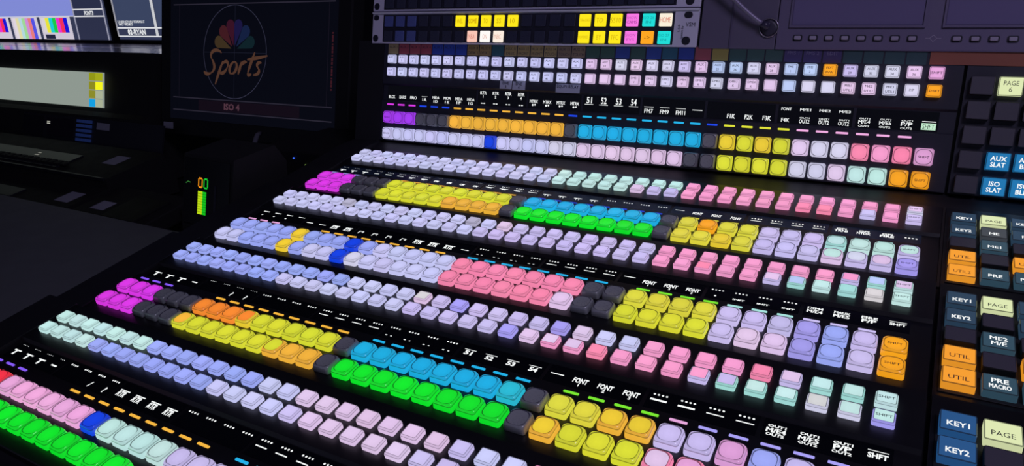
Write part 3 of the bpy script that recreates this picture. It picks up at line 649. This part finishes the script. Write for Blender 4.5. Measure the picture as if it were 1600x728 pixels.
# ------------------------------------------------------------------ program monitor with the sports ident
nm = thing('monitor', 'black monitor with a dim ident of a coloured peacock over script lettering', 'monitor', (0, 1.0, Z0 - .27), (math.radians(90 - 13), 0, 0))
bm = bmesh.new(); bx(bm, -.80, -.245, -.035, .30, -.035, 0, bev=.003); put('casing', fin(bm), BLK, nm)
scn = put('screen', box(-.765, -.278, -.0, .272, 0, .0012), SCRD, nm)
ZS = .0014
def lay(name, fn, col, es=1.0, z=ZS):
    I = Ink(z); fn(I); return put(name, I.mesh(), mat('screen_' + name, (5, 5, 8), .4, emit=col, es=es), scn)
mm = lambda pts: [(a / P, b / P) for a, b in pts]
def lines(I):
    for y in (.243, .0465, .0195): I.bar(-.52 / P, y / P, .47 / P, .0022 / P)
lay('border_lines', lines, (40, 37, 50))
for xx in (-.735, -.30): lay('side_line', lambda I: I.bar(xx / P, .145 / P, .0012 / P, .195 / P), (22, 18, 30))
lay('name_bar', lambda I: I.bar(-.52 / P, .033 / P, .30 / P, .022 / P), (16, 8, 18))
lay('name_text', lambda I: I.text('ISO 4', -.565 / P, .0335 / P, .013 / P, width=.048 / P, bold=.02), (78, 50, 62), z=ZS + .0002)
CX, CY, RR = -.560, .1455, .0945
lay('ident_circle', lambda I: I.stroke(mm([(CX + RR * math.cos(a * math.pi / 36), CY + RR * math.sin(a * math.pi / 36)) for a in range(73)]), .0013 / P), (50, 50, 70))
def cross(I): I.bar(CX / P, (CY - .001) / P, 2 * RR / P, .0009 / P); I.bar((CX + .001) / P, CY / P, .0009 / P, 2 * RR / P)
lay('ident_cross', cross, (28, 30, 46), .9)
def petal(I, ang, L=.063, wd=.0125):
    pts = []
    for k in range(21):
        u = k / 20 * math.pi
        l = L * (.60 + .40 * math.sin(u)) ; 
        pts.append((None, None))
    P0 = [(0.008, 0)]
    c, s = math.cos(ang), math.sin(ang); r = wd
    base_ = [(.009, 0.0)]; arc = [(L - r + r * math.cos(a), r * math.sin(a)) for a in [math.radians(-100 + 200 * i / 14) for i in range(15)]]
    out = [(CX + x * c - y * s, CY + .004 + x * s + y * c) for x, y in base_ + arc]
    I.poly(mm(out))
for k, (a, col) in enumerate(((161, (58, 45, 28)), (132, (62, 24, 30)), (104, (54, 16, 34)), (77, (24, 20, 62)), (48, (18, 30, 62)), (19, (12, 32, 38)))):
    lay('ident_feather', lambda I: petal(I, math.radians(a)), col, z=ZS + .0001)
def bz2(p, n=10):
    out = []
    for i in range(n + 1):
        t = i / n; out.append(tuple((1 - t) ** 3 * p[0][k] + 3 * (1 - t) ** 2 * t * p[1][k] + 3 * (1 - t) * t * t * p[2][k] + t ** 3 * p[3][k] for k in range(2)))
    return out
def script(I):
    # hand drawn strokes of the script word, units: letter height 1, slanted
    S = [[(1.05, 1.55), (.55, 2.0), (-.15, 1.6), (.25, 1.1)], [(.25, 1.1), (.55, .75), (.75, .35), (.35, .08)], [(.35, .08), (.1, -.08), (-.2, .0), (-.3, .18)],
         [(1.25, .95), (1.1, .4), (.95, -.2), (.85, -.75)], [(1.2, .7), (1.45, 1.1), (1.85, .95), (1.7, .5)], [(1.7, .5), (1.55, .1), (1.25, .0), (1.1, .15)],
         [(2.25, .95), (1.85, .8), (1.8, .1), (2.15, .08)], [(2.15, .08), (2.55, .1), (2.65, .85), (2.25, .95)],
         [(2.85, .95), (2.8, .6), (2.75, .3), (2.7, .05)], [(2.8, .6), (2.95, .9), (3.1, 1.0), (3.3, .92)],
         [(3.85, 1.65), (3.7, 1.1), (3.55, .5), (3.5, .2)], [(3.5, .2), (3.5, .0), (3.65, .0), (3.8, .12)], [(3.3, 1.12), (3.7, 1.18), (4.2, 1.25), (4.9, 1.42)],
         [(4.5, .92), (4.2, 1.0), (4.05, .75), (4.3, .55)], [(4.3, .55), (4.5, .35), (4.4, .05), (3.95, .06)]]
    k = .0355
    for st in S:
        pts = [(CX - .083 + (x + .14 * y) * k * 1.0, CY - .046 + y * k * .80) for x, y in bz2(st)]
        n = len(pts); I.stroke(mm(pts), [(.0028 + .0046 * math.sin(math.pi * i / (n - 1))) / P for i in range(n)])
lay('ident_lettering', script, (76, 50, 38), z=ZS + .0003)
def side(I):
    for i in range(16): I.bar(-.289 / P, (.08 + .007 * i) / P, .004 / P, (.003 + .002 * (i % 3)) / P)
lay('side_writing', side, (58, 22, 30))
put('stand_neck', box(-.56, -.48, -.13, .05, -.06, -.036), BLK, nm)
ft = box(-.64, -.40, -.09, .10, 0, .012, bev=.003); o = put('stand_foot', ft, BLK, nm); o.matrix_local = Matrix.Rotation(-math.radians(77), 4, 'X') @ Matrix.Translation((0, .05, -.155))
put('inventory_sticker', box(-.79, -.757, -.024, -.010, 0, .0006), PAPER, nm)

# ------------------------------------------------------------------ far multiview monitors
def mv(name, label, x0, x1, z0, z1):
    th = thing(name, label, 'monitor', (0, 2.0, Z0))
    th['group'] = 'far multiview monitors'
    bm = bmesh.new(); bx(bm, x0 - .012, x1 + .012, .004, .05, z0 - .012, z1 + .012, bev=.002); put('casing', fin(bm), BLK, th)
    s = put('screen', box(x0, x1, 0, .006, z0, z1), mat('multiview_background', (10, 10, 10), .3, emit=(58, 64, 92), es=.8), th)
    put('stand', box((x0 + x1) / 2 - .04, (x0 + x1) / 2 + .04, .052, .1, -.2215, z1 - .1), BLK, th)
    return th, s
def tile(s, name, x0, x1, z0, z1, col, d=.0012, par=None):
    return put(name, box(x0, x1, -d, 0, z0, z1), mat('tile', (8, 8, 8), .3, emit=col), s)
def words(s, t, x, z, h, wd, col=(230, 232, 235), d=.0016):
    I = Ink(0); I.text(t, 0, 0, h / P, width=wd / P, bold=.02); o = put('screen_text', I.mesh(), mat('t', (8, 8, 8), emit=col), s, (x, -d, z), (math.pi / 2, 0, 0))
th, s = mv('multiview_monitor', 'bright wall monitor at the far left showing colour bars below a lavender picture', -3.95, -2.548, -.207, .42)
tile(s, 'main_picture', -3.95, -2.797, -.100, .42, (128, 138, 212))
tile(s, 'dark_picture', -2.78, -2.56, -.069, .42, (42, 47, 72))
tile(s, 'dark_picture', -2.78, -2.56, -.2065, -.108, (44, 48, 72))
BARS = [(215, 208, 215), (232, 226, 60), (30, 205, 215), (30, 200, 70), (235, 50, 205), (240, 50, 90), (24, 20, 210)]
SOFT = [(222, 212, 222), (222, 216, 165), (178, 214, 222), (158, 214, 150), (208, 140, 212), (228, 124, 124), (82, 82, 224)]
for x0, x1, pal, kind in ((-3.60, -3.385, BARS, 1), (-3.335, -3.125, SOFT, 0), (-3.075, -2.845, BARS, 1)):
    zb = -.175 if kind else -.2065; zt = -.104
    f = tile(s, 'bars_picture', x0 - .012, x1 + .012, -.2065, zt, (205, 198, 212))
    for i, c in enumerate(pal):
        a = x0 + .004 + (x1 - x0) * .93 * i / 7; b_ = x0 + .004 + (x1 - x0) * .93 * (i + 1) / 7
        put('colour_bar', box(a, b_, -.002, -.0012, zb, zt - .004), mat('bar', (8, 8, 8), emit=c), f)
    if kind: put('dark_wedge', box(x0 + .01, x0 + .09, -.002, -.0012, -.2045, -.184), mat('bar', (8, 8, 8), emit=(34, 36, 60)), f)
for a in ((-2.795, -2.555, -.106, -.101), (-2.795, -2.555, -.075, -.070)): tile(s, 'grid_line', *a, (220, 220, 224), .0018)
for a in ((-2.795, -2.788, -.2065, .42), (-2.562, -2.555, -.2065, .42)): tile(s, 'grid_line', *a, (150, 150, 170), .0018)
tile(s, 'grid_line', -3.95, -2.797, -.1035, -.0995, (210, 212, 228), .0018)
words(s, 'FONT3', -2.67, -.088, .018, .07)
th, s = mv('multiview_monitor', 'darker wall monitor beside the colour-bar one, showing blue-grey panes with white borders', -2.478, -1.70, -.204, .42)
tile(s, 'dark_picture', -2.47, -2.212, -.148, .42, (58, 68, 96)); tile(s, 'dark_picture', -2.19, -1.70, -.148, .42, (60, 70, 98))
tile(s, 'dark_picture', -2.47, -1.70, -.2035, -.19, (50, 56, 84))
for a in ((-2.478, -1.70, -.157, -.151), (-2.478, -1.70, -.192, -.187)): tile(s, 'grid_line', *a, (222, 224, 228), .0018)
tile(s, 'grid_line', -2.213, -2.198, -.187, .42, (200, 202, 206), .0018); tile(s, 'grid_line', -2.484, -2.476, -.19, .42, (150, 150, 160), .0018)
words(s, '02-RYAN', -2.345, -.171, .022, .125)
words(s, 'UNKNOWN FORMAT', -2.37, -.128, .011, .19); words(s, 'NO VIDEO', -2.41, -.139, .010, .10)
lg = thing('monitor_ledge', 'grey reflective ledge running below the far wall monitors', 'ledge')
put('upper_board', box(-4.1, -1.3, 1.86, 2.12, Z0 - .25, Z0 - .222, bev=.004), LEDGE, lg)
put('lower_board', box(-4.1, -1.3, 1.58, 1.82, Z0 - .245, Z0 - .218, bev=.006), LEDGE, lg)
put('cable_channel', box(-4.1, -1.3, 1.82, 1.86, Z0 - .26, Z0 - .235), BLK, lg)
for x in (-3.9, -2.9, -1.6): put('ledge_leg', box(x, x + .05, 1.7, 2.0, 0, Z0 - .2605), BLK, lg)

# ------------------------------------------------------------------ small gear between the desk and the monitor
am = thing('audio_meter_box', 'small black box with orange and green digits above a glowing level meter', 'audio meter', (-.195, .655, Z0 - .4205), (math.radians(-6), 0, math.radians(-4)))
prof = [(-.035, .0), (-.035, .085), (-.02, .19), (.05, .205), (.07, .18), (.07, 0)]
bm = bmesh.new(); me = prism(prof, -.055, .062); put('body', me, CONS, am)
an = math.atan2(.015, .105)
fc = put('face', box(-.05, .057, .004, .100, 0, .0015), mat('meter_face', (16, 16, 20), .2), am, (0, -.0355, .086), (math.pi / 2 - an, 0, 0))
def seg0(x, y, col, w_=.0085, h=.013, t=.0022):
    I = Ink(.0018)
    for a in ((x, y - h / 2, w_ * .8, t), (x, y + h / 2, w_ * .8, t), (x - w_ / 2, y, t, h * .9), (x + w_ / 2, y, t, h * .9)): I.bar(a[0] / P, a[1] / P, a[2] / P, a[3] / P)
    put('digit', I.mesh(), mat('digit_glow', (5, 5, 5), emit=col), fc)
seg0(-.010, .066, (250, 150, 20)); seg0(.003, .066, (20, 200, 50))
for i in range(9):
    put('meter_segment', box(-.0145, -.004, .020 + .0038 * i, .0232 + .0038 * i, .0015, .0022), mat('meter_yellow', (5, 5, 5), emit=(190, 220, 20)), fc)
    put('meter_segment', box(-.0035, .0045, .020 + .0038 * i, .0232 + .0038 * i, .0015, .0022), mat('meter_green', (5, 5, 5), emit=(20, 190, 30)), fc)
put('fader_slot', box(.024, .028, .015, .065, .0015, .0025), CONS2, fc)
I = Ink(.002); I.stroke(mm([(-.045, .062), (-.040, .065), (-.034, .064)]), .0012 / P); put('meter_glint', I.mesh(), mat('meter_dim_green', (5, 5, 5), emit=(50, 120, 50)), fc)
eb = thing('equipment_box', 'low black equipment box with one tiny blue and one tiny green light, behind the switcher', 'equipment', (-.17, .86, Z0 - .425))
bm = bmesh.new(); bx(bm, -.10, .09, -.05, .12, 0, .17, bev=.003); put('case', fin(bm), BLK, eb)
for x, z, c in ((-.018, .158, (60, 110, 255)), (.007, .148, (190, 240, 120))):
    bm = bmesh.new(); bmesh.ops.create_uvsphere(bm, u_segments=8, v_segments=6, radius=.0016); put('light', fin(bm), mat('pin_light', (5, 5, 5), emit=c), eb, (x, -.051, z))
for i in range(3): put('toggle', box(.0 + .018 * i, .006 + .018 * i, -.056, -.05, .12, .132), CONS2, eb)
tr = thing('phone_base', 'dark desk phone base with a pale handset cord, beyond the desk edge', 'phone', (-.375, .87, Z0 - .425), (0, 0, math.radians(8)))
put('base', prism([(-.09, 0), (-.09, .05), (.07, .115), (.08, .10), (.08, 0)], -.09, .085), CONS, tr)
put('handset', tube([(-.07, -.06, .08), (-.065, -.02, .11), (-.065, .03, .125), (-.07, .07, .12)], [.018, .012, .012, .018], 10), CONS2, tr)
for i in range(3):
    for j in range(4): put('phone_key', box(-.02 + .024 * i, -.005 + .024 * i, -.06 + .024 * j, -.046 + .024 * j, .0, .006), CONS2, tr, (0, 0, .068 + .0108 * j), (0, 0, 0))
cb = put('cable', tube([(-.40, .93, Z0 - .265), (-.375, .90, Z0 - .262), (-.36, .87, Z0 - .285), (-.335, .86, Z0 - .300), (-.29, .86, Z0 - .298), (-.275, .87, Z0 - .31), (-.275, .90, Z0 - .36), (-.28, .93, Z0 - .42)], .0045, 8), CAB)
tag(cb, 'grey cable looping over the gear below the dim monitor', 'cable')
pc = put('card', box(-.012, .012, -.0008, .0008, 0, .055), PAPER, None, (-.286, .77, Z0 - .423 + .07), (math.radians(-12), 0, 0)); tag(pc, 'small upright pale card standing behind the desk edge', 'card')
cs = thing('card_stand', 'low black block holding the pale card upright', 'stand', (-.286, .775, Z0 - .425))
bm = bmesh.new(); bx(bm, -.02, .02, -.012, .014, 0, .069, bev=.002); put('block', fin(bm), BLK, cs)
for i, (x, y, s1) in enumerate(((-.49, .73, .03), (-.52, .69, .022))):
    tray = None
rt = thing('remote_panel', 'small black remote panel with two pale paper stickers, at the rear desk edge', 'control panel', (-.56, .72, Z0 - .411), (math.radians(10), 0, 0))
put('case', box(-.12, .10, -.07, .09, 0, .03, bev=.003), CONS, rt)
put('key_pad', box(-.02, .075, -.02, .06, .03, .034, bev=.001), BLK, rt); put('key_pad', box(-.03, .07, -.062, -.03, .03, .034, bev=.001), BLK, rt)
put('paper_sticker', box(-.085, -.045, .0, .03, .03, .0306), PAPER, rt); put('paper_sticker', box(-.075, -.045, -.06, -.04, .03, .0306), PAPER, rt)

# ------------------------------------------------------------------ room
struct(put('floor', box(-4.6, 2.6, -2.2, 2.7, -.05, 0), FLOOR))
struct(put('wall_back', box(-4.6, 2.6, 2.6, 2.7, 0, 2.5), WALL))
struct(put('wall_left', box(-4.7, -4.6, -2.2, 2.7, 0, 2.5), WALL))
struct(put('ceiling', box(-4.6, 2.6, -2.2, 2.7, 2.5, 2.55), WALL))
lf = thing('added_fill_lamp', 'added square housing for the unseen violet fill light above the right side of the desk', 'lamp', (1.35, -.10, 2.5))  # out of view, added to go with the violet fill light
put('added_lamp_body', box(-.28, .28, -.28, .28, -.05, 0, bev=.006), SILV, lf)
